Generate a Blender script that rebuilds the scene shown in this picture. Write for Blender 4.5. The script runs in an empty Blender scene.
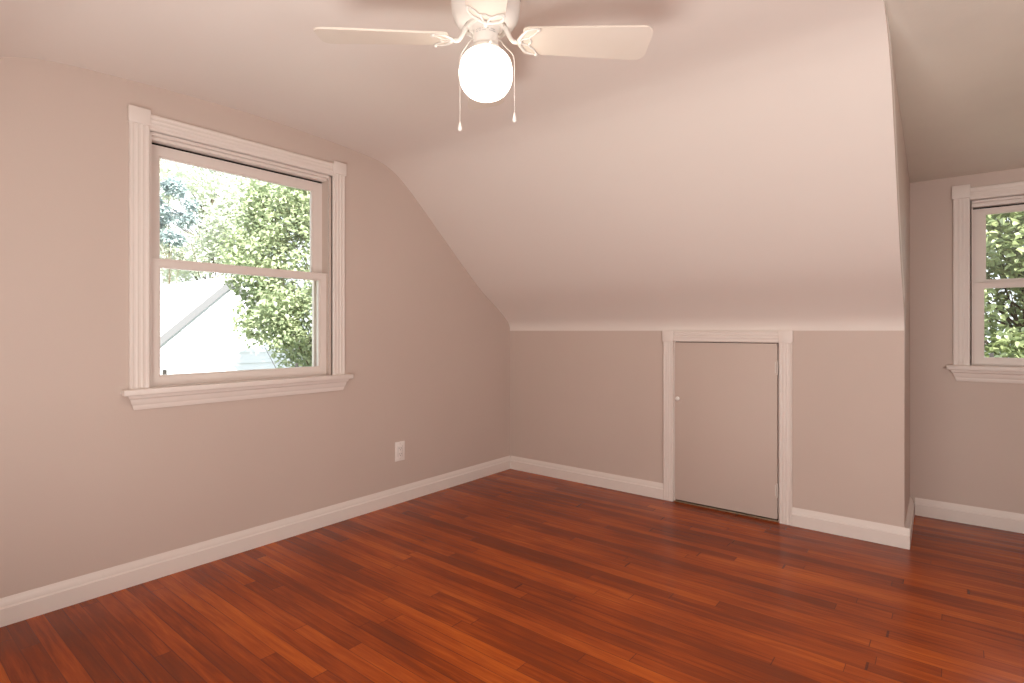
import bpy, bmesh, math, random
from mathutils import Vector, Matrix
random.seed(7)
C = bpy.context.scene
COL = C.collection

# ------------------------------------------------------------------ camera
H = 1.15
YAW = math.radians(38.825)
cd = bpy.data.cameras.new('camera'); cam = bpy.data.objects.new('camera', cd); COL.objects.link(cam)
cam.location = (2.897, -3.573, H)
cam.rotation_euler = (math.radians(90), 0, YAW)
cd.sensor_width = 36; cd.lens = 548/1024*36
cd.shift_y = -10.5/1024
cd.clip_start = 0.02; cd.clip_end = 200
C.camera = cam

# ------------------------------------------------------------------ colour management, sky, sun, fill
C.view_settings.view_transform = 'Standard'
C.view_settings.look = 'None'
C.view_settings.gamma = 1
C.view_settings.use_curve_mapping = False
C.view_settings.exposure = 1.4
C.cycles.use_denoising = True
C.cycles.max_bounces = 12; C.cycles.diffuse_bounces = 6; C.cycles.transparent_max_bounces = 16
C.cycles.sample_clamp_indirect = 6
w = bpy.data.worlds.new('sky'); C.world = w; w.use_nodes = True
nt = w.node_tree; bg = nt.nodes['Background']
bg.inputs[0].default_value = (0.86, 0.93, 1.0, 1); bg.inputs[1].default_value = 0.9
sd = bpy.data.lights.new('sun', 'SUN'); sd.energy = 8.0; sd.angle = math.radians(0.6); sd.color = (1, .96, .88)
sun = bpy.data.objects.new('sun', sd); COL.objects.link(sun)
sun.rotation_euler = Vector((0.80, -0.35, 0.42)).to_track_quat('Z', 'Y').to_euler()

def area(name, loc, target, sx, sy, power, col):
    d = bpy.data.lights.new(name, 'AREA'); d.shape = 'RECTANGLE'; d.size = sx; d.size_y = sy
    d.energy = power; d.color = col
    o = bpy.data.objects.new(name, d); COL.objects.link(o); o.location = loc
    o.rotation_euler = (Vector(loc)-Vector(target)).to_track_quat('Z', 'Y').to_euler()
    return o
# two added fill lamps, out of view
area('side_fill', (4.15, -2.75, 1.15), (0.9, -0.8, 1.35), 1.3, 1.3, 17, (.96, .98, .97))
area('upward_fill', (2.1, -3.85, 0.35), (2.1, -2.75, 2.2), 1.4, 0.6, 16, (.99, 1.0, .97))

BULB = 1.8

# ------------------------------------------------------------------ materials
def lin(c):
    c = c/255
    return c/12.92 if c <= .04045 else ((c+.055)/1.055)**2.4
def rgb(r, g, b): return (lin(r), lin(g), lin(b), 1)
def mat(name, col, rough=.5, spec=.5, metal=0, bump=None, var=None):
    m = bpy.data.materials.new(name); m.use_nodes = True
    n = m.node_tree; b = n.nodes['Principled BSDF']
    b.inputs['Base Color'].default_value = col; b.inputs['Roughness'].default_value = rough
    b.inputs['Specular IOR Level'].default_value = spec; b.inputs['Metallic'].default_value = metal
    tc = n.nodes.new('ShaderNodeTexCoord')
    if bump:
        nz = n.nodes.new('ShaderNodeTexNoise'); nz.inputs['Scale'].default_value = bump[0]; nz.inputs['Detail'].default_value = 4
        bp = n.nodes.new('ShaderNodeBump'); bp.inputs['Strength'].default_value = bump[1]; bp.inputs['Distance'].default_value = bump[2]
        n.links.new(tc.outputs['Object'], nz.inputs['Vector']); n.links.new(nz.outputs['Fac'], bp.inputs['Height'])
        n.links.new(bp.outputs['Normal'], b.inputs['Normal'])
    if var:
        nz = n.nodes.new('ShaderNodeTexNoise'); nz.inputs['Scale'].default_value = var[0]; nz.inputs['Detail'].default_value = 5
        mx = n.nodes.new('ShaderNodeMix'); mx.data_type = 'RGBA'
        mx.inputs['A'].default_value = col; mx.inputs['B'].default_value = var[1]
        rp = n.nodes.new('ShaderNodeMapRange'); rp.inputs['From Min'].default_value = .35; rp.inputs['From Max'].default_value = .7
        n.links.new(tc.outputs['Object'], nz.inputs['Vector']); n.links.new(nz.outputs['Fac'], rp.inputs['Value'])
        n.links.new(rp.outputs['Result'], mx.inputs['Factor']); n.links.new(mx.outputs['Result'], b.inputs['Base Color'])
    return m
M = {}
M['wall'] = mat('greige_wall_paint', rgb(202, 184, 173), .55, .35, bump=(140, .12, .002), var=(1.5, rgb(199, 181, 170)))
M['ceiling'] = mat('ceiling_paint', rgb(229, 219, 211), .7, .25, bump=(3.0, .25, .02))
M['dormer_ceiling'] = mat('dormer_ceiling_paint', rgb(222, 214, 202), .6, .3, bump=(40, .2, .003), var=(2.2, rgb(214, 206, 195)))
M['trim'] = mat('white_trim_paint', rgb(226, 215, 207), .4, .45)
M['sash'] = mat('white_window_frame', rgb(222, 210, 202), .38, .45)
M['gap'] = mat('dark_gap', rgb(45, 35, 32), .8, .1)
M['fan'] = mat('white_fan_enamel', rgb(214, 207, 200), .3, .5)
M['blade'] = mat("cream_blade", rgb(218, 206, 194), .5, .35, var=(3, rgb(211, 199, 184)))
M['plastic'] = mat('white_plastic', rgb(238, 230, 224), .35, .5)
M['slot'] = mat('socket_slot', rgb(70, 58, 52), .6, .3)
M['metal'] = mat('painted_hinge', rgb(215, 205, 196), .4, .5)
M['latch'] = mat('grey_latch', rgb(150, 150, 150), .5, .4)
M['brass'] = mat('threshold_metal', rgb(170, 150, 125), .35, .5, .6)
M['siding'] = mat('white_siding', rgb(214, 216, 224), .6, .3, bump=(20, .1, .002))
M['shingle'] = mat('pale_shingles', rgb(196, 194, 192), .9, .1)
M['fascia'] = mat('grey_fascia', rgb(98, 98, 102), .6, .3)
M['bark'] = mat('bark', rgb(96, 84, 70), .9, .1, bump=(20, .8, .02), var=(10, rgb(70, 60, 50)))
M['lawn'] = mat('lawn', rgb(150, 154, 136), .95, .1, var=(2, rgb(132, 140, 116)))
M['exterior'] = M['siding']

def leafmat(name, a, b_):
    m = bpy.data.materials.new(name); m.use_nodes = True; n = m.node_tree
    for x in list(n.nodes): n.nodes.remove(x)
    out = n.nodes.new('ShaderNodeOutputMaterial')
    geo = n.nodes.new('ShaderNodeNewGeometry')
    mx = n.nodes.new('ShaderNodeMix'); mx.data_type = 'RGBA'; mx.inputs['A'].default_value = a; mx.inputs['B'].default_value = b_
    n.links.new(geo.outputs['Random Per Island'], mx.inputs['Factor'])
    d = n.nodes.new('ShaderNodeBsdfDiffuse'); t = n.nodes.new('ShaderNodeBsdfTranslucent'); g = n.nodes.new('ShaderNodeBsdfGlossy')
    g.inputs['Roughness'].default_value = .35
    n.links.new(mx.outputs['Result'], d.inputs['Color']); n.links.new(mx.outputs['Result'], t.inputs['Color'])
    m1 = n.nodes.new('ShaderNodeMixShader'); m1.inputs[0].default_value = .4
    n.links.new(d.outputs[0], m1.inputs[1]); n.links.new(t.outputs[0], m1.inputs[2])
    m2 = n.nodes.new('ShaderNodeMixShader'); m2.inputs[0].default_value = .08
    n.links.new(m1.outputs[0], m2.inputs[1]); n.links.new(g.outputs[0], m2.inputs[2])
    n.links.new(m2.outputs[0], out.inputs[0])
    return m
M['leaf_near'] = leafmat('broad_green_leaves', rgb(132, 148, 116), rgb(188, 197, 160))  # veiling glare is put into this paler, greyer leaf colour
M['leaf_far'] = leafmat('pale_distant_leaves', rgb(196, 202, 192), rgb(226, 230, 214))  # haze and overexposure are put into the whitened leaf colour
M['leaf_blue'] = leafmat('blue_green_needles', rgb(150, 166, 172), rgb(186, 198, 198))
M['leaf_bush'] = leafmat('bright_green_leaves', rgb(112, 126, 90), rgb(190, 200, 150))

def glassmat():
    m = bpy.data.materials.new('window_glass'); m.use_nodes = True; n = m.node_tree
    for x in list(n.nodes): n.nodes.remove(x)
    out = n.nodes.new('ShaderNodeOutputMaterial')
    t = n.nodes.new('ShaderNodeBsdfTransparent'); t.inputs[0].default_value = (.97, .98, .97, 1)
    g = n.nodes.new('ShaderNodeBsdfGlossy'); g.inputs['Roughness'].default_value = .02
    fr = n.nodes.new('ShaderNodeFresnel'); fr.inputs['IOR'].default_value = 1.45
    mx = n.nodes.new('ShaderNodeMixShader')
    n.links.new(fr.outputs[0], mx.inputs[0]); n.links.new(t.outputs[0], mx.inputs[1]); n.links.new(g.outputs[0], mx.inputs[2])
    n.links.new(mx.outputs[0], out.inputs[0])
    return m
M['glass'] = glassmat()
def globemat():
    m = bpy.data.materials.new('lit_opal_glass'); m.use_nodes = True; n = m.node_tree
    b = n.nodes['Principled BSDF']
    b.inputs['Base Color'].default_value = (.9, .88, .84, 1); b.inputs['Roughness'].default_value = .2
    b.inputs['Emission Color'].default_value = (1, .90, .78, 1); b.inputs['Emission Strength'].default_value = BULB
    return m
M['globe'] = globemat()

def floormat():
    m = bpy.data.materials.new('red_oak_strip_floor'); m.use_nodes = True; n = m.node_tree; L = n.links
    b = n.nodes['Principled BSDF']
    def N(t, **k):
        x = n.nodes.new(t)
        for a, v in k.items(): setattr(x, a, v)
        return x
    def math_(op, a, b_=None, c=None):
        x = N('ShaderNodeMath', operation=op)
        for i, v in enumerate((a, b_, c)):
            if v is None: continue
            if isinstance(v, (int, float)): x.inputs[i].default_value = v
            else: L.new(v, x.inputs[i])
        return x.outputs[0]
    tc = N('ShaderNodeTexCoord'); sp = N('ShaderNodeSeparateXYZ'); L.new(tc.outputs['Object'], sp.inputs[0])
    W = .0572; LEN = 1.15
    v = math_('DIVIDE', sp.outputs['Y'], W); row = math_('FLOOR', v); fv = math_('FRACT', v)
    wn = N('ShaderNodeTexWhiteNoise', noise_dimensions='1D'); L.new(row, wn.inputs['W'])
    u = math_('ADD', math_('DIVIDE', sp.outputs['X'], LEN), math_('MULTIPLY', wn.outputs['Value'], 13.7))
    # board lengths vary: warp u
    u2 = math_('ADD', u, math_('MULTIPLY', math_('SINE', math_('MULTIPLY', u, 2.3)), .28))
    colm = math_('FLOOR', u2); fu = math_('FRACT', u2)
    cmb = N('ShaderNodeCombineXYZ'); L.new(row, cmb.inputs[0]); L.new(colm, cmb.inputs[1])
    wn2 = N('ShaderNodeTexWhiteNoise', noise_dimensions='3D'); L.new(cmb.outputs[0], wn2.inputs['Vector'])
    rnd = wn2.outputs['Value']
    # grain: long streaks, shifted per board
    sh = N('ShaderNodeVectorMath', operation='MULTIPLY'); L.new(wn2.outputs['Color'], sh.inputs[0]); sh.inputs[1].default_value = (9, 9, 9)
    ad = N('ShaderNodeVectorMath', operation='ADD'); L.new(tc.outputs['Object'], ad.inputs[0]); L.new(sh.outputs[0], ad.inputs[1])
    mp = N('ShaderNodeMapping'); mp.inputs['Scale'].default_value = (1.6, 26, 1); L.new(ad.outputs[0], mp.inputs['Vector'])
    g1 = N('ShaderNodeTexNoise'); g1.inputs['Scale'].default_value = 2.2; g1.inputs['Detail'].default_value = 6; g1.inputs['Distortion'].default_value = .6
    L.new(mp.outputs[0], g1.inputs['Vector'])
    mp2 = N('ShaderNodeMapping'); mp2.inputs['Scale'].default_value = (8, 190, 1); L.new(ad.outputs[0], mp2.inputs['Vector'])
    g2 = N('ShaderNodeTexNoise'); g2.inputs['Scale'].default_value = 1.6; g2.inputs['Detail'].default_value = 4; L.new(mp2.outputs[0], g2.inputs['Vector'])
    # stains: broad dark areas along the wood
    mp3 = N('ShaderNodeMapping'); mp3.inputs['Scale'].default_value = (.9, 1.9, 1); mp3.inputs['Location'].default_value = (.3, .7, 0); L.new(tc.outputs['Object'], mp3.inputs['Vector'])
    st = N('ShaderNodeTexNoise'); st.inputs['Scale'].default_value = 1.5; st.inputs['Detail'].default_value = 3; L.new(mp3.outputs[0], st.inputs['Vector'])
    tot = math_('ADD', math_('MULTIPLY', rnd, .38), math_('MULTIPLY', g1.outputs['Fac'], .72))
    tot = math_('ADD', tot, math_('MULTIPLY', g2.outputs['Fac'], .28))
    tot = math_('SUBTRACT', tot, math_('MULTIPLY', st.outputs['Fac'], .85))
    tot = math_('ADD', tot, .23)
    cr = N('ShaderNodeValToRGB'); e = cr.color_ramp.elements
    e[0].position = .10; e[0].color = rgb(112, 48, 16)
    e[1].position = .95; e[1].color = rgb(200, 100, 26)
    x = e.new(.38); x.color = rgb(134, 55, 12)
    x = e.new(.62); x.color = rgb(164, 72, 17)
    L.new(tot, cr.inputs[0])
    # gaps
    def edge(f, wd):
        a = math_('LESS_THAN', f, wd); c = math_('GREATER_THAN', f, 1-wd)
        return math_('MAXIMUM', a, c)
    wn3 = N('ShaderNodeTexNoise'); wn3.inputs['Scale'].default_value = 1.7; L.new(tc.outputs['Object'], wn3.inputs['Vector'])
    gs = math_('MULTIPLY', edge(fv, .024), math_('MULTIPLY_ADD', wn3.outputs['Fac'], 1.6, -.15))
    gap = math_('MINIMUM', math_('MAXIMUM', gs, math_('MULTIPLY', edge(fu, .0016), .8)), 1.0)
    gap = math_('MAXIMUM', gap, 0)
    mx = N('ShaderNodeMix', data_type='RGBA'); L.new(math_('MULTIPLY', gap, .85), mx.inputs['Factor'])
    L.new(cr.outputs[0], mx.inputs['A']); mx.inputs['B'].default_value = rgb(62, 30, 20)
    L.new(mx.outputs['Result'], b.inputs['Base Color'])
    ro = math_('MULTIPLY_ADD', st.outputs['Fac'], .12, .17); L.new(ro, b.inputs['Roughness'])
    b.inputs['Specular IOR Level'].default_value = .22
    bp = N('ShaderNodeBump'); bp.inputs['Strength'].default_value = .12; bp.inputs['Distance'].default_value = .001
    bw = N('ShaderNodeTexNoise'); bw.inputs['Scale'].default_value = 14; L.new(mp.outputs[0], bw.inputs['Vector'])
    hh = math_('SUBTRACT', math_('MULTIPLY', rnd, .35), gap)
    L.new(hh, bp.inputs['Height']); L.new(bp.outputs['Normal'], b.inputs['Normal'])
    return m
M['floor'] = floormat()

# ------------------------------------------------------------------ helpers
X, Y, Z = Vector((1, 0, 0)), Vector((0, 1, 0)), Vector((0, 0, 1))
def obj(name, bm, m, parent=None, kind=None, smooth=35, label=None):
    bmesh.ops.remove_doubles(bm, verts=bm.verts, dist=1e-6)
    bmesh.ops.recalc_face_normals(bm, faces=bm.faces)
    me = bpy.data.meshes.new(name); bm.to_mesh(me); bm.free()
    if smooth:
        for p in me.polygons: p.use_smooth = True
        me.set_sharp_from_angle(angle=math.radians(smooth))
    me.materials.append(M[m] if isinstance(m, str) else m)
    o = bpy.data.objects.new(name, me); COL.objects.link(o)
    if parent:
        o.parent = parent
        o.matrix_parent_inverse = Matrix.Identity(4)
        root = parent; off = Vector()
        while root: off += root.location; root = root.parent
        for v_ in me.vertices: v_.co -= off          # parents here are never rotated at build time
    if kind: o['kind'] = kind
    if label: o['label'] = label
    return o
def empty(name, loc, label=None, cat=None, kind=None, group=None):
    o = bpy.data.objects.new(name, None); COL.objects.link(o); o.location = loc; o.empty_display_size = .1
    if label: o['label'] = label
    if cat: o['category'] = cat
    if kind: o['kind'] = kind
    if group: o['group'] = group
    return o
def box(bm, x0, x1, y0, y1, z0, z1, bev=0):
    r = bmesh.ops.create_cube(bm, size=1)
    for v in r['verts']:
        v.co = Vector(((x0+x1)/2+v.co.x*(x1-x0), (y0+y1)/2+v.co.y*(y1-y0), (z0+z1)/2+v.co.z*(z1-z0)))
    if bev:
        ed = list({e for v in r['verts'] for e in v.link_edges})
        bmesh.ops.bevel(bm, geom=ed, offset=bev, segments=2, affect='EDGES', profile=.5)
    return bm
def B(*a, **k): return box(bmesh.new(), *a, **k)
def extr(bm, pts, O, U, Nn, Lv, taper=0):
    """extrude a 2D profile (a along U, b along Nn) by vector Lv"""
    n = len(pts)
    a = [bm.verts.new(O+U*p+Nn*q) for p, q in pts]
    b = [bm.verts.new(O+U*p+Nn*q+Lv) for p, q in pts]
    bm.faces.new(a); bm.faces.new(b[::-1])
    for i in range(n): bm.faces.new((a[i], b[i], b[(i+1) % n], a[(i+1) % n]))
    return bm
def lathe(bm, prof, c=(0, 0, 0), seg=40, cap=True):
    c = Vector(c); rings = []
    for r, z in prof:
        if r < 1e-5: rings.append([bm.verts.new(c+Vector((0, 0, z)))])
        else: rings.append([bm.verts.new(c+Vector((r*math.cos(2*math.pi*i/seg), r*math.sin(2*math.pi*i/seg), z))) for i in range(seg)])
    for A, Bq in zip(rings, rings[1:]):
        for i in range(seg):
            j = (i+1) % seg
            if len(A) == 1 and len(Bq) == 1: continue
            if len(A) == 1: bm.faces.new((A[0], Bq[i], Bq[j]))
            elif len(Bq) == 1: bm.faces.new((A[i], Bq[0], A[j]))
            else: bm.faces.new((A[i], Bq[i], Bq[j], A[j]))
    if cap:
        if len(rings[0]) > 1: bm.faces.new(rings[0])
        if len(rings[-1]) > 1: bm.faces.new(rings[-1][::-1])
    return bm
def catmull(P, n=6):
    P = [Vector(p) for p in P]; out = []
    Q = [P[0]*2-P[1]]+P+[P[-1]*2-P[-2]]
    for i in range(1, len(Q)-2):
        p0, p1, p2, p3 = Q[i-1:i+3]
        for k in range(n):
            t = k/n
            out.append(.5*((2*p1)+(p2-p0)*t+(2*p0-5*p1+4*p2-p3)*t*t+(3*p1-p0-3*p2+p3)*t**3))
    out.append(P[-1]); return out
def tube(bm, pts, rad, seg=8, flat=1.0):
    """rad: number or list; flat scales the section along z"""
    rings = []; n = len(pts); ref = Vector((0, 0, 1))
    for i, p in enumerate(pts):
        t = (pts[min(i+1, n-1)]-pts[max(i-1, 0)]).normalized()
        rf = ref if abs(t.z) < .95 else Vector((1, 0, 0))
        s = t.cross(rf).normalized(); u = s.cross(t).normalized()
        r = rad if isinstance(rad, (int, float)) else rad[min(int(i*len(rad)/n), len(rad)-1)]
        rings.append([bm.verts.new(p+s*r*math.cos(2*math.pi*k/seg)+u*r*flat*math.sin(2*math.pi*k/seg)) for k in range(seg)])
    for A, Bq in zip(rings, rings[1:]):
        for k in range(seg): bm.faces.new((A[k], Bq[k], Bq[(k+1) % seg], A[(k+1) % seg]))
    bm.faces.new(rings[0]); bm.faces.new(rings[-1][::-1])
    return bm

# ------------------------------------------------------------------ measurements
XK = 2.696         # the cheek of the dormer recess
XR = 4.30         # right wall (out of view)
YF = -4.40        # wall behind the camera
YD = 0.69         # dormer wall
KW = 1.152        # knee wall height
PROF = [(0, KW), (-.004, 1.180), (-.022, 1.215), (-.062, 1.256), (-.15, 1.325), (-.35, 1.452+.01), (-.544, 1.625), (-.80, 1.853), (-.997, 2.030),
        (-1.14, 2.150), (-1.24, 2.212), (-1.36, 2.252), (-1.6, 2.276), (-1.9, 2.292), (-2.24, 2.300), (-2.6, 2.290), (-2.85, 2.276),
        (-2.99, 2.264), (-3.08, 2.247), (-3.18, 2.205), (-3.32, 2.10), (-3.6, 1.855), (-4.0, 1.50), (-4.45, 1.10)]
SP = catmull([Vector((0, y, z)) for y, z in PROF], 5)

# ------------------------------------------------------------------ floor, ceiling, walls
obj('floor', B(-.12, XR+.12, YF-.12, YD+.15, -.12, 0), 'floor', kind='structure', smooth=0)
bm = bmesh.new(); pts = [(p.y, p.z) for p in SP]
def slab(bm, pts, x0, x1, thick=.10):
    up = []
    for i, (y, z) in enumerate(pts):
        a = pts[max(i-1, 0)]; b = pts[min(i+1, len(pts)-1)]
        t = Vector((b[0]-a[0], b[1]-a[1])).normalized(); nn = Vector((t.y, -t.x))
        up.append((y+nn.x*thick, z+nn.y*thick))
    xs = [x0+(x1-x0)*k/24 for k in range(25)]
    def ring(P): return [[bm.verts.new((x, y, z)) for y, z in P] for x in xs]
    lo, hi = ring(pts), ring(up)
    n = len(pts)
    for k in range(24):
        for i in range(n-1):
            bm.faces.new((lo[k][i], lo[k+1][i], lo[k+1][i+1], lo[k][i+1]))
            bm.faces.new((hi[k][i], hi[k][i+1], hi[k+1][i+1], hi[k+1][i]))
        for i in (0, n-1): bm.faces.new((lo[k][i], hi[k][i], hi[k+1][i], lo[k+1][i]))
    for k in (0, 24):
        for i in range(n-1): bm.faces.new((lo[k][i], lo[k][i+1], hi[k][i+1], hi[k][i]))
sgn = [(y, z) for y, z in pts]
# outward normal is up: check orientation with profile running towards -y
slab(bm, sgn, -.02, XK-.001)
def lean(bm):
    for v in bm.verts:
        if v.co.x > XK-.02:
            if v.co.y < 0: v.co.x += .021*min(1, max(0, (v.co.z-1.2)/.9))
            else: v.co.x -= .011*v.co.y/YD
lean(bm)
obj('ceiling', bm, 'ceiling', kind='structure', smooth=40)
J = min(range(len(pts)), key=lambda i: abs(pts[i][0]+1.75))
bm = bmesh.new(); slab(bm, pts[J:], XK-.012, XR+.1)
obj('ceiling_right', bm, 'ceiling', kind='structure', smooth=40)
yj, zj = pts[J]
bm = bmesh.new()
dz = [(yj, zj), (-1.35, 2.266), (-.95, 2.238), (-.5, 2.197), (0, 2.150), (.4, 2.112), (YD+.1, 2.072)]
slab(bm, [(p.y, p.z) for p in catmull([Vector((0, y, z)) for y, z in dz[::-1]], 4)], XK-.012, XR+.1, .08)
obj('ceiling_dormer', bm, 'dormer_ceiling', kind='structure', smooth=40)

# left wall with its window hole
W1 = dict(y0=-2.648, y1=-1.712, z0=.885, z1=2.075)
def wall_hole(axis, a0, a1, z0, z1, h, t0, t1):
    """wall along axis 'y' (at x t0..t1) or 'x' (at y t0..t1); h = hole (a0,a1,z0,z1)"""
    bm = bmesh.new()
    for (p0, p1, q0, q1) in ((a0, h[0], z0, z1), (h[1], a1, z0, z1), (h[0], h[1], z0, h[2]), (h[0], h[1], h[3], z1)):
        if p1-p0 < 1e-4 or q1-q0 < 1e-4: continue
        if axis == 'y': box(bm, t0, t1, p0, p1, q0, q1)
        else: box(bm, p0, p1, t0, t1, q0, q1)
    return bm
obj('wall_left', wall_hole('y', YF-.12, .12, 0, 2.42, (W1['y0'], W1['y1'], W1['z0'], W1['z1']), -.14, 0), 'wall', kind='structure', smooth=0)
DX0, DX1, DZ1 = 1.427, 2.083, 1.082
obj('wall_back', wall_hole('x', 0, XK-.012, 0, KW, (DX0, DX1, 0, DZ1), 0, .09), 'wall', kind='structure', smooth=0)
# cheek of the recess: follows the slope, dark below
bm = bmesh.new()
ck = [(p.y, p.z+.002) for p in SP if p.y > -1.34]; yc, zc = ck[-1]
poly = [(YD+.1, 0), (0, 0)]+ck+[(yc, zc+.07), (YD+.1, 2.16)]
extr(bm, poly, Vector((XK-.012, 0, 0)), Y, Z, X*.012)
lean(bm)
obj('wall_cheek', bm, 'wall', kind='structure', smooth=0)
W2 = dict(x0=2.985, x1=3.905, z0=.935, z1=1.925)
obj('wall_dormer', wall_hole('x', XK-.03, XR+.1, 0, 2.25, (W2['x0'], W2['x1'], W2['z0'], W2['z1']), YD, YD+.14), 'wall', kind='structure', smooth=0)
obj('wall_right', B(XR, XR+.12, YF-.12, YD+.14, 0, 2.42), 'wall', kind='structure', smooth=0)
obj('wall_front', B(0, XR, YF-.12, YF, 0, 1.25), 'wall', kind='structure', smooth=0)

# ------------------------------------------------------------------ baseboards
BB = [(0, 0), (0, .018), (.068, .018), (.074, .0125), (.084, .0115), (.094, .008), (.102, .004), (.106, .003), (.106, 0)]   # (up, out)
def baseboard(name, runs):
    bm = bmesh.new()
    for O, Nn, Lv in runs: extr(bm, BB, Vector(O), Z, Vector(Nn), Vector(Lv))
    obj(name, bm, 'trim', kind='structure', smooth=30)
baseboard('baseboard_left', [((0, YF, 0), (1, 0, 0), (0, -YF, 0))])
baseboard('baseboard_back', [((.016, 0, 0), (0, -1, 0), (1.357-.016, 0, 0)), ((2.155, 0, 0), (0, -1, 0), (XK+.024-2.155, 0, 0))])
baseboard('baseboard_cheek', [((XK, -.0, 0), (1.35, 0, 0), (-.011, YD, 0))])
baseboard('baseboard_dormer', [((XK+.016, YD, 0), (0, -1, 0), (XR-XK-.016, 0, 0))])
baseboard('baseboard_right', [((XR, YF, 0), (-1, 0, 0), (0, YD-YF-.016, 0))])

# ------------------------------------------------------------------ windows
def reeded(w_, t=.018):
    """fluted casing profile: (across, out)"""
    n = 3; e = w_*.12; p = [(0, 0), (0, t*.75), (e*.5, t)]
    a0, a1 = e, w_-e; st = (a1-a0)/n
    for i in range(n):
        s = a0+i*st
        p += [(s+st*.12, t), (s+st*.30, t-.0018), (s+st*.70, t-.0018), (s+st*.88, t)]
    p += [(w_-e*.5, t), (w_, t*.75), (w_, 0)]
    return p
def make_window(name, org, A, Nn, wd, z_stool, z_head, cw, blk, sash):
    """org: point on wall face at the left casing's outer edge, floor level. A: along wall (rightwards), Nn: into room.
    wd: overall casing width."""
    org = Vector(org)
    root = empty(name, org+Z*z_stool, kind='structure')
    def P(a, n_, z): return org+A*a+Nn*n_+Z*z
    def bx(bm, a0, a1, n0, n1, z0, z1, bev=0):
        p, q = P(a0, n0, z0), P(a1, n1, z1)
        box(bm, min(p.x, q.x), max(p.x, q.x), min(p.y, q.y), max(p.y, q.y), z0, z1, bev)
        return bm
    # casings
    bl_w = cw+.006
    for a in (0, wd-cw):
        obj('window_casing', extr(bmesh.new(), reeded(cw), P(a, 0, z_stool), A, Nn, Z*(z_head-z_stool+.002)), 'trim', root, smooth=25)
    obj('window_head_casing', extr(bmesh.new(), reeded(cw-.006), P(cw, 0, z_head-.016), Z, Nn, A*(wd-2*cw)), 'trim', root, smooth=25)
    for a in (-.005, wd-cw-.001):
        obj('corner_block', bx(bmesh.new(), a, a+bl_w, 0, .023, z_head, z_head+blk, .002), 'trim', root)
    # stool and apron
    obj('window_stool', bx(bmesh.new(), -.030, wd+.040, -.03, .045, z_stool-.028, z_stool, .004), 'trim', root, smooth=50)
    ap = [(0, 0), (0, .010), (.012, .014), (.022, .014), (.030, .019), (.048, .022), (.056, .030), (.068, .032), (.068, 0)]
    bm = bmesh.new(); zb = z_stool-.028-.068
    lft = [bm.verts.new(P(.024-(o*.6 if o else 0)-u*.22, o, zb+u)) for u, o in ap]
    rgt = [bm.verts.new(P(wd-.018+(o*.6 if o else 0)+u*.22, o, zb+u)) for u, o in ap]
    bm.faces.new(lft); bm.faces.new(rgt[::-1])
    for i in range(len(ap)): j = (i+1) % len(ap); bm.faces.new((lft[i], rgt[i], rgt[j], lft[j]))
    obj('window_apron', bm, 'trim', root, smooth=25)
    # jamb liners and stepped head stops
    i0, i1 = cw-.004, wd-cw+.004
    zt = z_head-.016
    bm = bmesh.new()
    for a0, a1 in ((i0, i0+.010), (i1-.010, i1)): bx(bm, a0, a1, -.135, .0, z_stool, zt+.004)
    bx(bm, i0, i1, -.135, .0, zt-.006, zt+.004)
    for a0, a1 in ((i0+.010, i0+.016), (i1-.024, i1-.010)): bx(bm, a0, a1, -.012, -.002, z_stool, zt-.006)
    st_top = sash[0][1][3]
    bx(bm, i0+.010, i1-.010, -.028, -.004, zt-.015, zt-.006)
    bx(bm, i0+.010, i1-.010, -.066, -.028, st_top+.008, zt-.006)
    obj('window_jamb', bm, 'trim', root, smooth=0)
    obj('head_gap', bx(bmesh.new(), i0+.010, i1-.010, -.110, -.080, st_top, st_top+.009), 'gap', root, smooth=0)
    bm = bmesh.new()
    bx(bm, i0+.010, i1-.010, -.135, -.028, z_stool-.03, z_stool+.004)
    obj('window_sill', bm, 'trim', root, smooth=0)
    # sashes : (glass a0,a1,z0,z1),(outer a0,a1,z0,z1), depth
    for nm, (oa0, oa1, oz0, oz1), (ga0, ga1, gz0, gz1), dp, th in sash:
        bm = bmesh.new(); ins = .007
        def frame(a0, a1, z0, z1, b0, b1, c0, c1, n0, n1):
            bx(bm, a0, b0, n0, n1, z0, z1); bx(bm, b1, a1, n0, n1, z0, z1)
            bx(bm, b0, b1, n0, n1, z0, c0); bx(bm, b0, b1, n0, n1, c1, z1)
        frame(oa0, oa1, oz0, oz1, ga0-ins, ga1+ins, gz0-ins, gz1+ins, dp-th, dp)
        frame(ga0-ins, ga1+ins, gz0-ins, gz1+ins, ga0, ga1, gz0, gz1, dp-th+.004, dp-.006)
        s = obj(nm, bm, 'sash', root, smooth=0)
        obj('glass_pane', bx(bmesh.new(), ga0-.003, ga1+.003, dp-th*.5-.002, dp-th*.5+.001, gz0-.003, gz1+.003), 'glass', s, smooth=0)
        if nm == 'lower_sash':
            bm = bmesh.new()
            bx(bm, oa0+.004, oa1-.004, dp-.004, dp+.004, oz1-.006, oz1, .001)
            obj('meeting_rail_lip', bm, 'sash', s, smooth=0)
    # outer storm frame
    bm = bmesh.new(); o0, o1 = i0+.010, i1-.010
    n0, n1 = -.132, -.112
    for q in ((o0, o0+.012, z_stool+.004, zt-.006), (o1-.046, o1, z_stool+.004, zt-.006), (o0, o1, z_stool+.004, z_stool+.045), (o0, o1, zt-.036, zt-.006)):
        bx(bm, q[0], q[1], n0, n1, q[2], q[3])
    st = obj('storm_frame', bm, 'sash', root, smooth=0)
    for a in (o0+.085, o1-.17):
        obj('storm_latch', bx(bmesh.new(), a, a+.020, -.112, -.104, z_stool+.040, z_stool+.074, .002), 'latch', st, label='small grey latch')
    return root
y0 = -2.732
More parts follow.
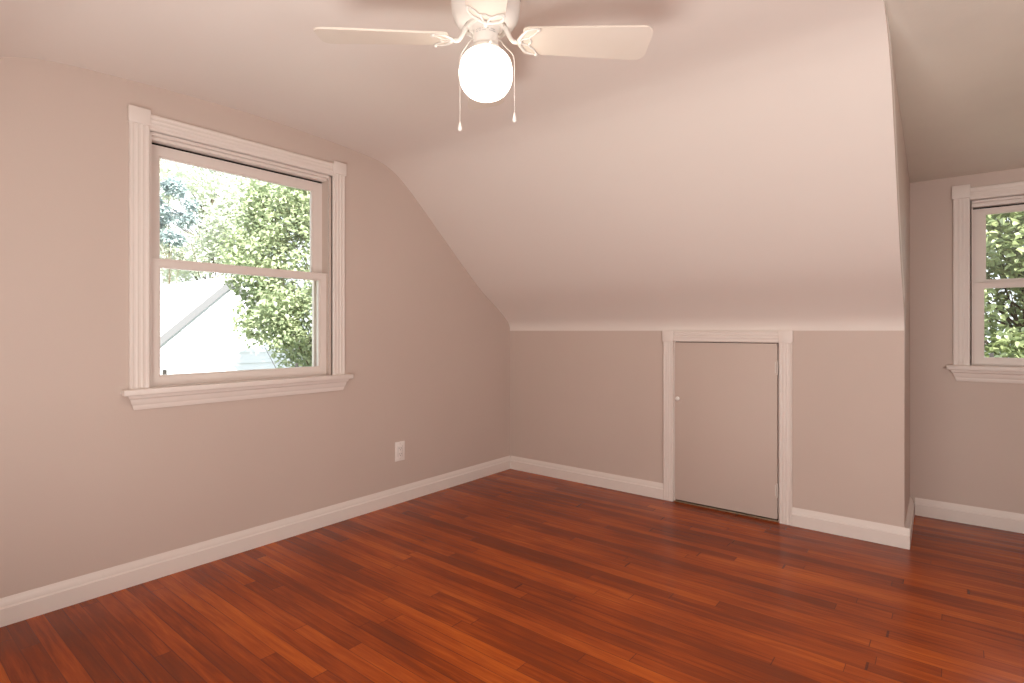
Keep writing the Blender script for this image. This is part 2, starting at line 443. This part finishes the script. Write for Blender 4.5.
make_window('window_1', (0, y0, 0), Y, X, 1.121, .887, 2.093, .081, .073, [
    ('upper_sash', (.090, 1.022, 1.455, 2.040), (-2.580-y0, -1.778-y0, 1.500, 1.984), -.075, .030),
    ('lower_sash', (.092, 1.028, .892, 1.494), (-2.593-y0, -1.757-y0, .941, 1.450), -.030, .034)])
x0 = 2.896
make_window('window_2', (x0, YD, 0), X, -Y, 1.09, .945, 1.944, .081, .079, [
    ('upper_sash', (.092, 1.0, 1.415, 1.884), (3.051-x0, 3.051-x0+.78, 1.458, 1.848), -.070, .030),
    ('lower_sash', (.094, .998, .950, 1.437), (3.042-x0, 3.042-x0+.80, .994, 1.403), -.030, .034)])
# caulk lumps and chipped paint stay part of the trim

# ------------------------------------------------------------------ knee wall access door
d = empty('door_1', (1.357, 0, 0), kind='structure')
cw = .070
for x in (1.357, 2.085):
    obj('door_casing', extr(bmesh.new(), reeded(cw, .018), Vector((x, 0, 0)), X, -Y, Z*1.080), 'trim', d, smooth=25)
for x in (1.353, 2.083):
    obj('corner_block', B(x, x+.078, -.023, 0, 1.078, KW, .002), 'trim', d)
obj('door_head_casing', extr(bmesh.new(), reeded(KW-1.080, .018), Vector((1.431, 0, 1.080)), Z, -Y, X*.652), 'trim', d, smooth=25)
bm = bmesh.new()
box(bm, DX0, DX0+.006, 0, .08, 0, DZ1); box(bm, DX1-.004, DX1, 0, .08, 0, DZ1); box(bm, DX0, DX1, 0, .08, DZ1-.004, DZ1)
obj('door_jamb', bm, 'trim', d, smooth=0)
bm = bmesh.new(); box(bm, DX0+.006, DX1-.004, .016, .08, .0, DZ1-.004)
obj('door_backing', bm, 'gap', d, smooth=0)
obj('threshold', B(DX0, DX1, -.004, .04, 0, .007, .002), 'brass', d, smooth=0, label='thin worn metal threshold strip')
pn = obj('door_panel', B(DX0+.009, DX1-.009, -.006, .016, .016, DZ1-.008, .002), 'wall', d, smooth=50)
bm = bmesh.new()
lathe(bm, [(0.0, 0), (.006, 0), (.006, .010), (.011, .013), (.0145, .019), (.0145, .024), (.011, .029), (.005, .031), (0, .0315)], seg=24)
bmesh.ops.rotate(bm, verts=bm.verts, cent=(0, 0, 0), matrix=Matrix.Rotation(math.radians(90), 3, 'X'))
bmesh.ops.translate(bm, verts=bm.verts, vec=(1.463, -.006, .698))
obj('door_knob', bm, 'plastic', pn)
for z in (.93, .19):
    bm = bmesh.new()
    cyl = bmesh.ops.create_cone(bm, cap_ends=True, segments=14, radius1=.0045, radius2=.0045, depth=.075)
    for v in bm.verts: v.co += Vector((DX1-.009, -.010, z))
    for k in (-1, 1):
        r = bmesh.ops.create_uvsphere(bm, u_segments=10, v_segments=6, radius=.0052)
        for v in r['verts']: v.co += Vector((DX1-.009, -.010, z+k*.040))
    box(bm, DX1-.022, DX1-.009, -.008, -.0055, z-.034, z+.034)
    obj('hinge', bm, 'metal', pn)

# ------------------------------------------------------------------ wall outlet
oc = Vector((0, -1.178, .343))
t = empty('wall_outlet', oc, 'white rectangular power outlet low on the greige wall, right of the window', 'outlet')
pl = obj('cover_plate', B(0, .006, oc.y-.040, oc.y+.040, oc.z-.064, oc.z+.064, .002), 'plastic', t, smooth=50)
for k in (-1, 1):
    bm = bmesh.new(); r = bmesh.ops.create_cone(bm, cap_ends=True, segments=14, radius1=.0035, radius2=.003, depth=.002)
    bmesh.ops.rotate(bm, verts=bm.verts, cent=(0, 0, 0), matrix=Matrix.Rotation(math.radians(90), 3, 'Y'))
    bmesh.ops.translate(bm, verts=bm.verts, vec=(.0068, oc.y, oc.z+k*.050))
    obj('screw', bm, 'metal', pl)
ins = obj('receptacle', B(.005, .0085, oc.y-.0165, oc.y+.0165, oc.z-.034, oc.z+.034, .001), 'plastic', t, smooth=50)
for k in (-1, 1):
    bm = bmesh.new()
    for s in (-1, 1): box(bm, .0080, .0090, oc.y+s*.0065-.0012, oc.y+s*.0065+.0012, oc.z+k*.019-.0015, oc.z+k*.019+.0070)
    box(bm, .0080, .0090, oc.y-.0022, oc.y+.0022, oc.z+k*.019-.0105, oc.z+k*.019-.0062)
    obj('socket_slots', bm, 'slot', ins, smooth=0, label='dark plug slots')
bm = bmesh.new()
for s in (-1, 1): box(bm, .0058, .0064, oc.y+s*.0180-.0007, oc.y+s*.0180+.0007, oc.z-.036, oc.z+.036)
obj('plate_groove', bm, 'slot', pl, smooth=0)

# ------------------------------------------------------------------ ceiling fan
FC = Vector((1.748, -2.277, 0)); ZB = 2.070
fan = empty('ceiling_fan', (FC.x, FC.y, 2.297), 'white four-blade flush-mount ceiling fan with one lit opal globe', 'ceiling fan')
def fc(z): return (FC.x, FC.y, z)
bm = lathe(bmesh.new(), [(.085, 2.299), (.096, 2.285), (.104, 2.262), (.108, 2.230), (.109, 2.18), (.107, 2.155), (.101, 2.132), (.090, 2.115), (.076, 2.106), (.070, 2.104), (.067, 2.108), (.064, 2.118), (.064, 2.16), (.0, 2.16)], (FC.x, FC.y, 0), 56)
hs = obj('motor_housing', bm, 'fan', fan, smooth=50)
for k in range(12):
    a = 2*math.pi*k/12+.1; bm = bmesh.new()
    r_ = bmesh.ops.create_cube(bm, size=1)
    for v in r_['verts']:
        v.co = Vector((v.co.x*.004, v.co.y*.010, v.co.z*.032))
        v.co = Matrix.Rotation(a, 3, 'Z') @ (v.co+Vector((.1075, 0, 2.205))) + FC
    obj('vent_slot', bm, 'slot', hs, smooth=0)
obj('flywheel', lathe(bmesh.new(), [(0, 2.155), (.058, 2.155), (.060, 2.150), (.060, 2.112), (.056, 2.106), (.040, 2.104), (0, 2.104)], (FC.x, FC.y, 0), 40), 'fan', fan)
nk = obj('switch_housing', lathe(bmesh.new(), [(0, 2.112), (.046, 2.112), (.047, 2.106), (.041, 2.098), (.0395, 2.09), (.0395, 2.050), (.043, 2.046), (.046, 2.040), (.046, 2.030), (.0, 2.030)], (FC.x, FC.y, 0), 48), 'fan', fan, smooth=40)
bm = bmesh.new()
for ring_z, cnt in ((2.086, 22), (2.080, 22)):
    for k in range(cnt):
        a = math.radians(-48.5-46+k*92/(cnt-1))
        if random.random() < .25: continue
        r_ = bmesh.ops.create_cube(bm, size=1)
        for v in r_['verts']:
            v.co = Vector((v.co.x*.001, v.co.y*.0016, v.co.z*.0022))
            v.co = Matrix.Rotation(a, 3, 'Z') @ (v.co+Vector((.0396, 0, ring_z))) + FC
obj('vent_holes', bm, 'latch', nk, smooth=0, label='tiny grey vent perforations')
for k in range(3):
    bm = bmesh.new(); bmesh.ops.create_cone(bm, cap_ends=True, segments=10, radius1=.0035, radius2=.0035, depth=.014)
    bmesh.ops.rotate(bm, verts=bm.verts, cent=(0, 0, 0), matrix=Matrix.Rotation(math.radians(90), 3, 'Y'))
    a = math.radians(-48.5+15+120*k)
    bmesh.ops.translate(bm, verts=bm.verts, vec=(.050, 0, 2.037))
    bmesh.ops.rotate(bm, verts=bm.verts, cent=(0, 0, 0), matrix=Matrix.Rotation(a, 3, 'Z'))
    bmesh.ops.translate(bm, verts=bm.verts, vec=FC)
    obj('thumb_screw', bm, 'fan', nk)
# opal globe
gp = [(.0385, 2.046), (.0395, 2.036), (.047, 2.031), (.060, 2.023), (.0715, 2.011), (.0800, 1.994), (.0842, 1.974), (.0845, 1.955), (.0815, 1.934), (.0735, 1.916), (.0610, 1.900), (.0430, 1.889), (.0220, 1.884), (0, 1.8825)]
bm = lathe(bmesh.new(), [(p.x, p.z) for p in catmull([Vector((r, 0, z)) for r, z in gp], 3)], (FC.x, FC.y, 0), 56)
obj('glass_globe', bm, 'globe', fan, smooth=60, label='glowing white opal glass globe')

def blade_bm(ang):
    bm = bmesh.new()
    r0, r1 = .114, .522; w0, w1 = .056, .074
    outl = []
    def arc(cx_, cy_, r, a0, a1, n=6):
        for i in range(n+1):
            a = math.radians(a0+(a1-a0)*i/n); outl.append((cx_+r*math.cos(a), cy_+r*math.sin(a)))
    arc(r1-.034, w1-.034, .034, 90, 12)
    arc(r1-.034, -w1+.034, .034, -12, -90)
    arc(r0+.018, -w0+.016, .016, -90, -170)
    arc(r0+.018, w0-.016, .016, 170, 90)
    top = [bm.verts.new((x, y, .003)) for x, y in outl]; bot = [bm.verts.new((x, y, -.003)) for x, y in outl]
    bm.faces.new(top); bm.faces.new(bot[::-1])
    for i in range(len(outl)): j = (i+1) % len(outl); bm.faces.new((top[i], bot[i], bot[j], top[j]))
    return bm
def place(bm, ang, pitch=True):
    if pitch:
        bmesh.ops.rotate(bm, verts=bm.verts, cent=(0, 0, 0), matrix=Matrix.Rotation(math.radians(-12), 3, 'X'))
    bmesh.ops.rotate(bm, verts=bm.verts, cent=(0, 0, 0), matrix=Matrix.Rotation(math.radians(ang), 3, 'Z'))
    bmesh.ops.translate(bm, verts=bm.verts, vec=(FC.x, FC.y, ZB))
    return bm
def bracket_bm():
    """arm and open crescent with an inner heart, under the blade; pitched with it"""
    bm = bmesh.new(); zz = -.005; dx = -.020
    T = lambda P, r, fl=.7: tube(bm, catmull([Vector(p)+X*dx for p in P], 6), r, 8, fl)
    # crescent open outwards
    T([(.186, .055, zz), (.168, .054, zz), (.148, .045, zz), (.133, .024, zz), (.126, .008, zz), (.125, 0, zz), (.126, -.008, zz), (.133, -.024, zz), (.148, -.045, zz), (.168, -.054, zz), (.186, -.055, zz)],
      [.0030, .0042, .0055, .0062, .0066, .0066, .0062, .0055, .0042, .0030])
    # inner cusped crescent
    T([(.186, .055, zz), (.174, .034, zz), (.161, .022, zz), (.158, .012, zz), (.163, .0, zz), (.158, -.012, zz), (.161, -.022, zz), (.174, -.034, zz), (.186, -.055, zz)], .0035)
    T([(.126, .004, zz), (.140, .010, zz), (.152, .014, zz), (.159, .014, zz)], .0034)
    T([(.126, -.004, zz), (.140, -.010, zz), (.152, -.014, zz), (.159, -.014, zz)], .0034)
    for sx, sy in ((.183, .053), (.183, -.053), (.130, 0)):
        r_ = bmesh.ops.create_uvsphere(bm, u_segments=10, v_segments=8, radius=.0065)
        for v in r_['verts']: v.co = Vector((v.co.x+sx+dx, v.co.y+sy, v.co.z*.7+zz-.003))
    return bm
def arm_bm():
    bm = bmesh.new()
    tube(bm, catmull([Vector(p) for p in ((.050, 0, .050), (.060, 0, .040), (.069, 0, .022), (.079, 0, .004), (.088, 0, -.005), (.098, 0, -.006), (.110, 0, -.005))], 6),
         [.0095, .0085, .0072, .0066, .0066, .0070, .0060], 10)
    box(bm, .036, .058, -.015, .015, .044, .056, .002)
    for s in (-1, 1):
        r_ = bmesh.ops.create_uvsphere(bm, u_segments=8, v_segments=6, radius=.004)
        for v in r_['verts']: v.co += Vector((.050, s*.010, .043))
    return bm
BANG = 41.5
for k in range(4):
    bl = obj('blade', place(blade_bm(0), BANG+90*k), 'blade', fan, smooth=40)
    bk = place(bracket_bm(), BANG+90*k); ar = place(arm_bm(), BANG+90*k, False)
    me = bpy.data.meshes.new('tmp'); ar.to_mesh(me); bk.from_mesh(me); bpy.data.meshes.remove(me); ar.free()
    obj('blade_bracket', bk, 'fan', bl, smooth=50, label='white scrolled metal bracket')
# pull chains
RV = Vector((math.cos(math.radians(41.5)), math.sin(math.radians(41.5)), 0))
FV = Vector((RV.y, -RV.x, 0))
for s, off, zb in ((-1, .0795, 1.792), (1, .0885, 1.822)):
    def q(a, f_, z): return FC+RV*(a*s)+FV*f_+Z*z
    P = [q(.040, .004, 2.066), q(.047, .008, 2.063), q(.058, .022, 2.040), q(off*.93, .036, 2.008), q(off, .040, 1.985), q(off, .040, 1.94), q(off, .040, zb)]
    bm = bmesh.new(); ln = catmull(P[:5], 5)+[P[5], P[6]]
    tube(bm, ln, .0011, 6)
    # beads
    tot = 0
    for a, b in zip(ln, ln[1:]):
        L_ = (b-a).length; k = 0
        while k*.0045 < L_:
            p = a+(b-a)*(k*.0045/L_); k += 1
            r_ = bmesh.ops.create_icosphere(bm, subdivisions=1, radius=.0016)
            for v in r_['verts']: v.co += p
    ch = obj('pull_chain', bm, 'fan', fan, smooth=60)
    e = P[-1]
    obj('pull_knob', lathe(bmesh.new(), [(0, .004), (.0022, .002), (.0030, -.004), (.0050, -.012), (.0064, -.019), (.0058, -.024), (.0030, -.027), (0, -.0275)], e, 16), 'plastic', ch)

# ------------------------------------------------------------------ outdoors
GZ = -2.85
obj('ground', B(-60, 40, -40, 60, GZ-.3, GZ), 'lawn', kind='structure', smooth=0)

# neighbouring house, gable end towards our window; ridge runs away along -x
XG = -7.4; PY, PZ = 1.00, 2.16; SL = .96/1.06
hh = empty('neighbouring_house', (XG, PY, GZ), 'white sided neighbouring house with steep pale shingled gable roof beyond the left window', 'house')
half = 3.3; ez = PZ-.10-half*SL
bm = bmesh.new()
# gable wall of lapped boards
z = GZ; bh = .20
while z < PZ-.12:
    zt = min(z+bh, PZ-.12)
    def hw(zz): return half if zz < ez else max(.01, (PZ-.10-zz)/SL)
    a0, a1 = hw(z), hw(zt)
    v = [bm.verts.new(p) for p in ((XG+.022, PY-a0, z), (XG+.022, PY+a0, z), (XG+.004, PY+a1, zt), (XG+.004, PY-a1, zt),
                                    (XG-.1, PY-a0, z), (XG-.1, PY+a0, z), (XG-.1, PY+a1, zt), (XG-.1, PY-a1, zt))]
    for f in ((0, 1, 2, 3), (7, 6, 5, 4), (0, 4, 5, 1), (1, 5, 6, 2), (2, 6, 7, 3), (3, 7, 4, 0)): bm.faces.new([v[i] for i in f])
    z = zt
gw = obj('gable_wall', bm, 'siding', hh, smooth=0)
bm = bmesh.new(); box(bm, XG-9, XG-.1, PY-half, PY-half+.1, GZ, ez); box(bm, XG-9, XG-.1, PY+half-.1, PY+half, GZ, ez); box(bm, XG-9, XG-8.9, PY-half, PY+half, GZ, ez)
obj('side_wall', bm, 'siding', hh, smooth=0)
for s in (-1, 1):
    bm = bmesh.new(); n = 26; run = half+.35
    for k in range(n):                                   # shingle courses
        a, b = run*k/n, run*(k+1)/n
        p = [(a, PZ-a*SL+.00), (b, PZ-b*SL+.022), (b, PZ-b*SL-.05), (a, PZ-a*SL-.05)]
        vv = [bm.verts.new((XG+.10, PY+s*y_, z_)) for y_, z_ in p]; ww = [bm.verts.new((XG-9.3, PY+s*y_, z_)) for y_, z_ in p]
        bm.faces.new(vv); bm.faces.new(ww[::-1])
        for i in range(4): j = (i+1) % 4; bm.faces.new((vv[i], ww[i], ww[j], vv[j]))
    obj('roof_slope', bm, 'shingle', hh, smooth=0)
    bm = bmesh.new()
    extr(bm, [(0, -.052), (run, -run*SL-.052), (run, -run*SL-.195), (0, -.195)], Vector((XG+.085, PY, PZ)), Y*s, Z, X*.02)
    obj('rake_board', bm, 'fascia', hh, smooth=0, label='grey sloping rake board')

def tree(name, label, base, crown_c, crown_r, nleaf, size, lm, group=None, clumps=26, seed=1, trunk=True, fill=.55, wood=1.0):
    rnd = random.Random(seed)
    root = empty(name, base, label, 'tree' if trunk else 'bush', group=group)
    bx_, by_, bz_ = base; cc = Vector(crown_c)
    # clumps
    cl = []
    for i in range(clumps):
        while True:
            p = Vector((rnd.uniform(-1, 1), rnd.uniform(-1, 1), rnd.uniform(-1, 1)))
            if p.length < 1: break
        p = p.normalized()*(p.length**.6)
        cl.append(cc+Vector((p.x*crown_r[0], p.y*crown_r[1], p.z*crown_r[2])))
    # wood
    bm = bmesh.new()
    b = Vector(base)-Z*.1; top = cc+Z*crown_r[2]*.5
    ln = catmull([b, b.lerp(top, .35)+Vector((.06, -.05, 0)), b.lerp(top, .7)+Vector((-.05, .06, 0)), top], 6)
    r0 = .11*max(crown_r)/1.6*wood
    tube(bm, ln, [r0*(1-.85*i/len(ln)) for i in range(len(ln))], 10)
    for c in cl:
        k = rnd.randrange(len(ln)//3, len(ln)-2); s0 = ln[k]
        if c.z < s0.z: s0 = ln[max(2, k-4)]
        mid = s0.lerp(c, .5)+Vector((rnd.uniform(-.1, .1), rnd.uniform(-.1, .1), .08))
        tube(bm, catmull([s0, mid, c], 4), [r0*.28, r0*.24, r0*.2, r0*.16, r0*.12, r0*.09, r0*.07, r0*.05, r0*.04], 6)
    obj('trunk' if trunk else 'stem', bm, 'bark', root, smooth=60)
    # leaves: folded pointed blades
    verts, faces = [], []
    cr = min(crown_r)*fill
    for i in range(nleaf):
        c = cl[rnd.randrange(clumps)]
        while True:
            p = Vector((rnd.uniform(-1, 1), rnd.uniform(-1, 1), rnd.uniform(-1, 1)))
            if p.length < 1: break
        p = c+p*cr*(.5+.5*rnd.random())
        s = size*rnd.uniform(.65, 1.25)
        d1 = Vector((rnd.gauss(0, 1), rnd.gauss(0, 1), rnd.gauss(-.3, .6))).normalized()
        nn = Vector((rnd.gauss(0, .6), rnd.gauss(0, .6), 1)).normalized()
        sd_ = d1.cross(nn).normalized(); nn = sd_.cross(d1)
        i0_ = len(verts); wd_ = s*.36
        L_ = [(0, 0, 0), (.3, -1, .12), (.65, -.8, .08), (1.05, 0, -.12), (.65, .8, .08), (.3, 1, .12), (.5, 0, -.02)]
        for a, b_, h_ in L_: verts.append(p+d1*a*s+sd_*b_*wd_+nn*h_*s)
        faces += [(i0_, i0_+1, i0_+2, i0_+6), (i0_+2, i0_+3, i0_+6), (i0_, i0_+6, i0_+4, i0_+5), (i0_+6, i0_+3, i0_+4)]
    me = bpy.data.meshes.new('foliage'); me.from_pydata([v-Vector(base) for v in verts], [], faces); me.materials.append(M[lm])
    o = bpy.data.objects.new('foliage', me); COL.objects.link(o); o.parent = root
    return root
def at(px, py, D):
    F = Vector((-math.sin(YAW), math.cos(YAW), 0)); R = Vector((math.cos(YAW), math.sin(YAW), 0))
    return Vector((2.897, -3.573, H))+(F+R*((px-512)/548)+Z*((331-py)/548))*D
c = at(318, 270, 6.6)
tree('leafy_tree', 'leafy green tree close outside the left window, in front of the white house', (c.x+.1, c.y+.6, GZ), c, (.95, .90, 1.15), 25000, .058, 'leaf_near', clumps=90, seed=3, fill=.32, wood=.5)
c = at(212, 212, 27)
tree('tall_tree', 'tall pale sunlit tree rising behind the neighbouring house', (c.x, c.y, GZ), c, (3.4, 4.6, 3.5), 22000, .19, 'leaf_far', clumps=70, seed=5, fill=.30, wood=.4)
c = at(168, 208, 20.5)
tree('blue_spruce', 'bluish evergreen tree at the left edge of the left window view', (c.x, c.y, GZ), c, (.8, .9, 1.3), 4000, .14, 'leaf_blue', clumps=24, seed=9, fill=.4, wood=.4)
c = at(1020, 345, 6.4)
tree('garden_tree', 'bright green tree filling the dormer window view on the right', (c.x+.6, c.y+1.2, GZ), c, (1.9, 1.0, 2.3), 34000, .085, 'leaf_bush', clumps=130, seed=11, fill=.42, wood=.35)
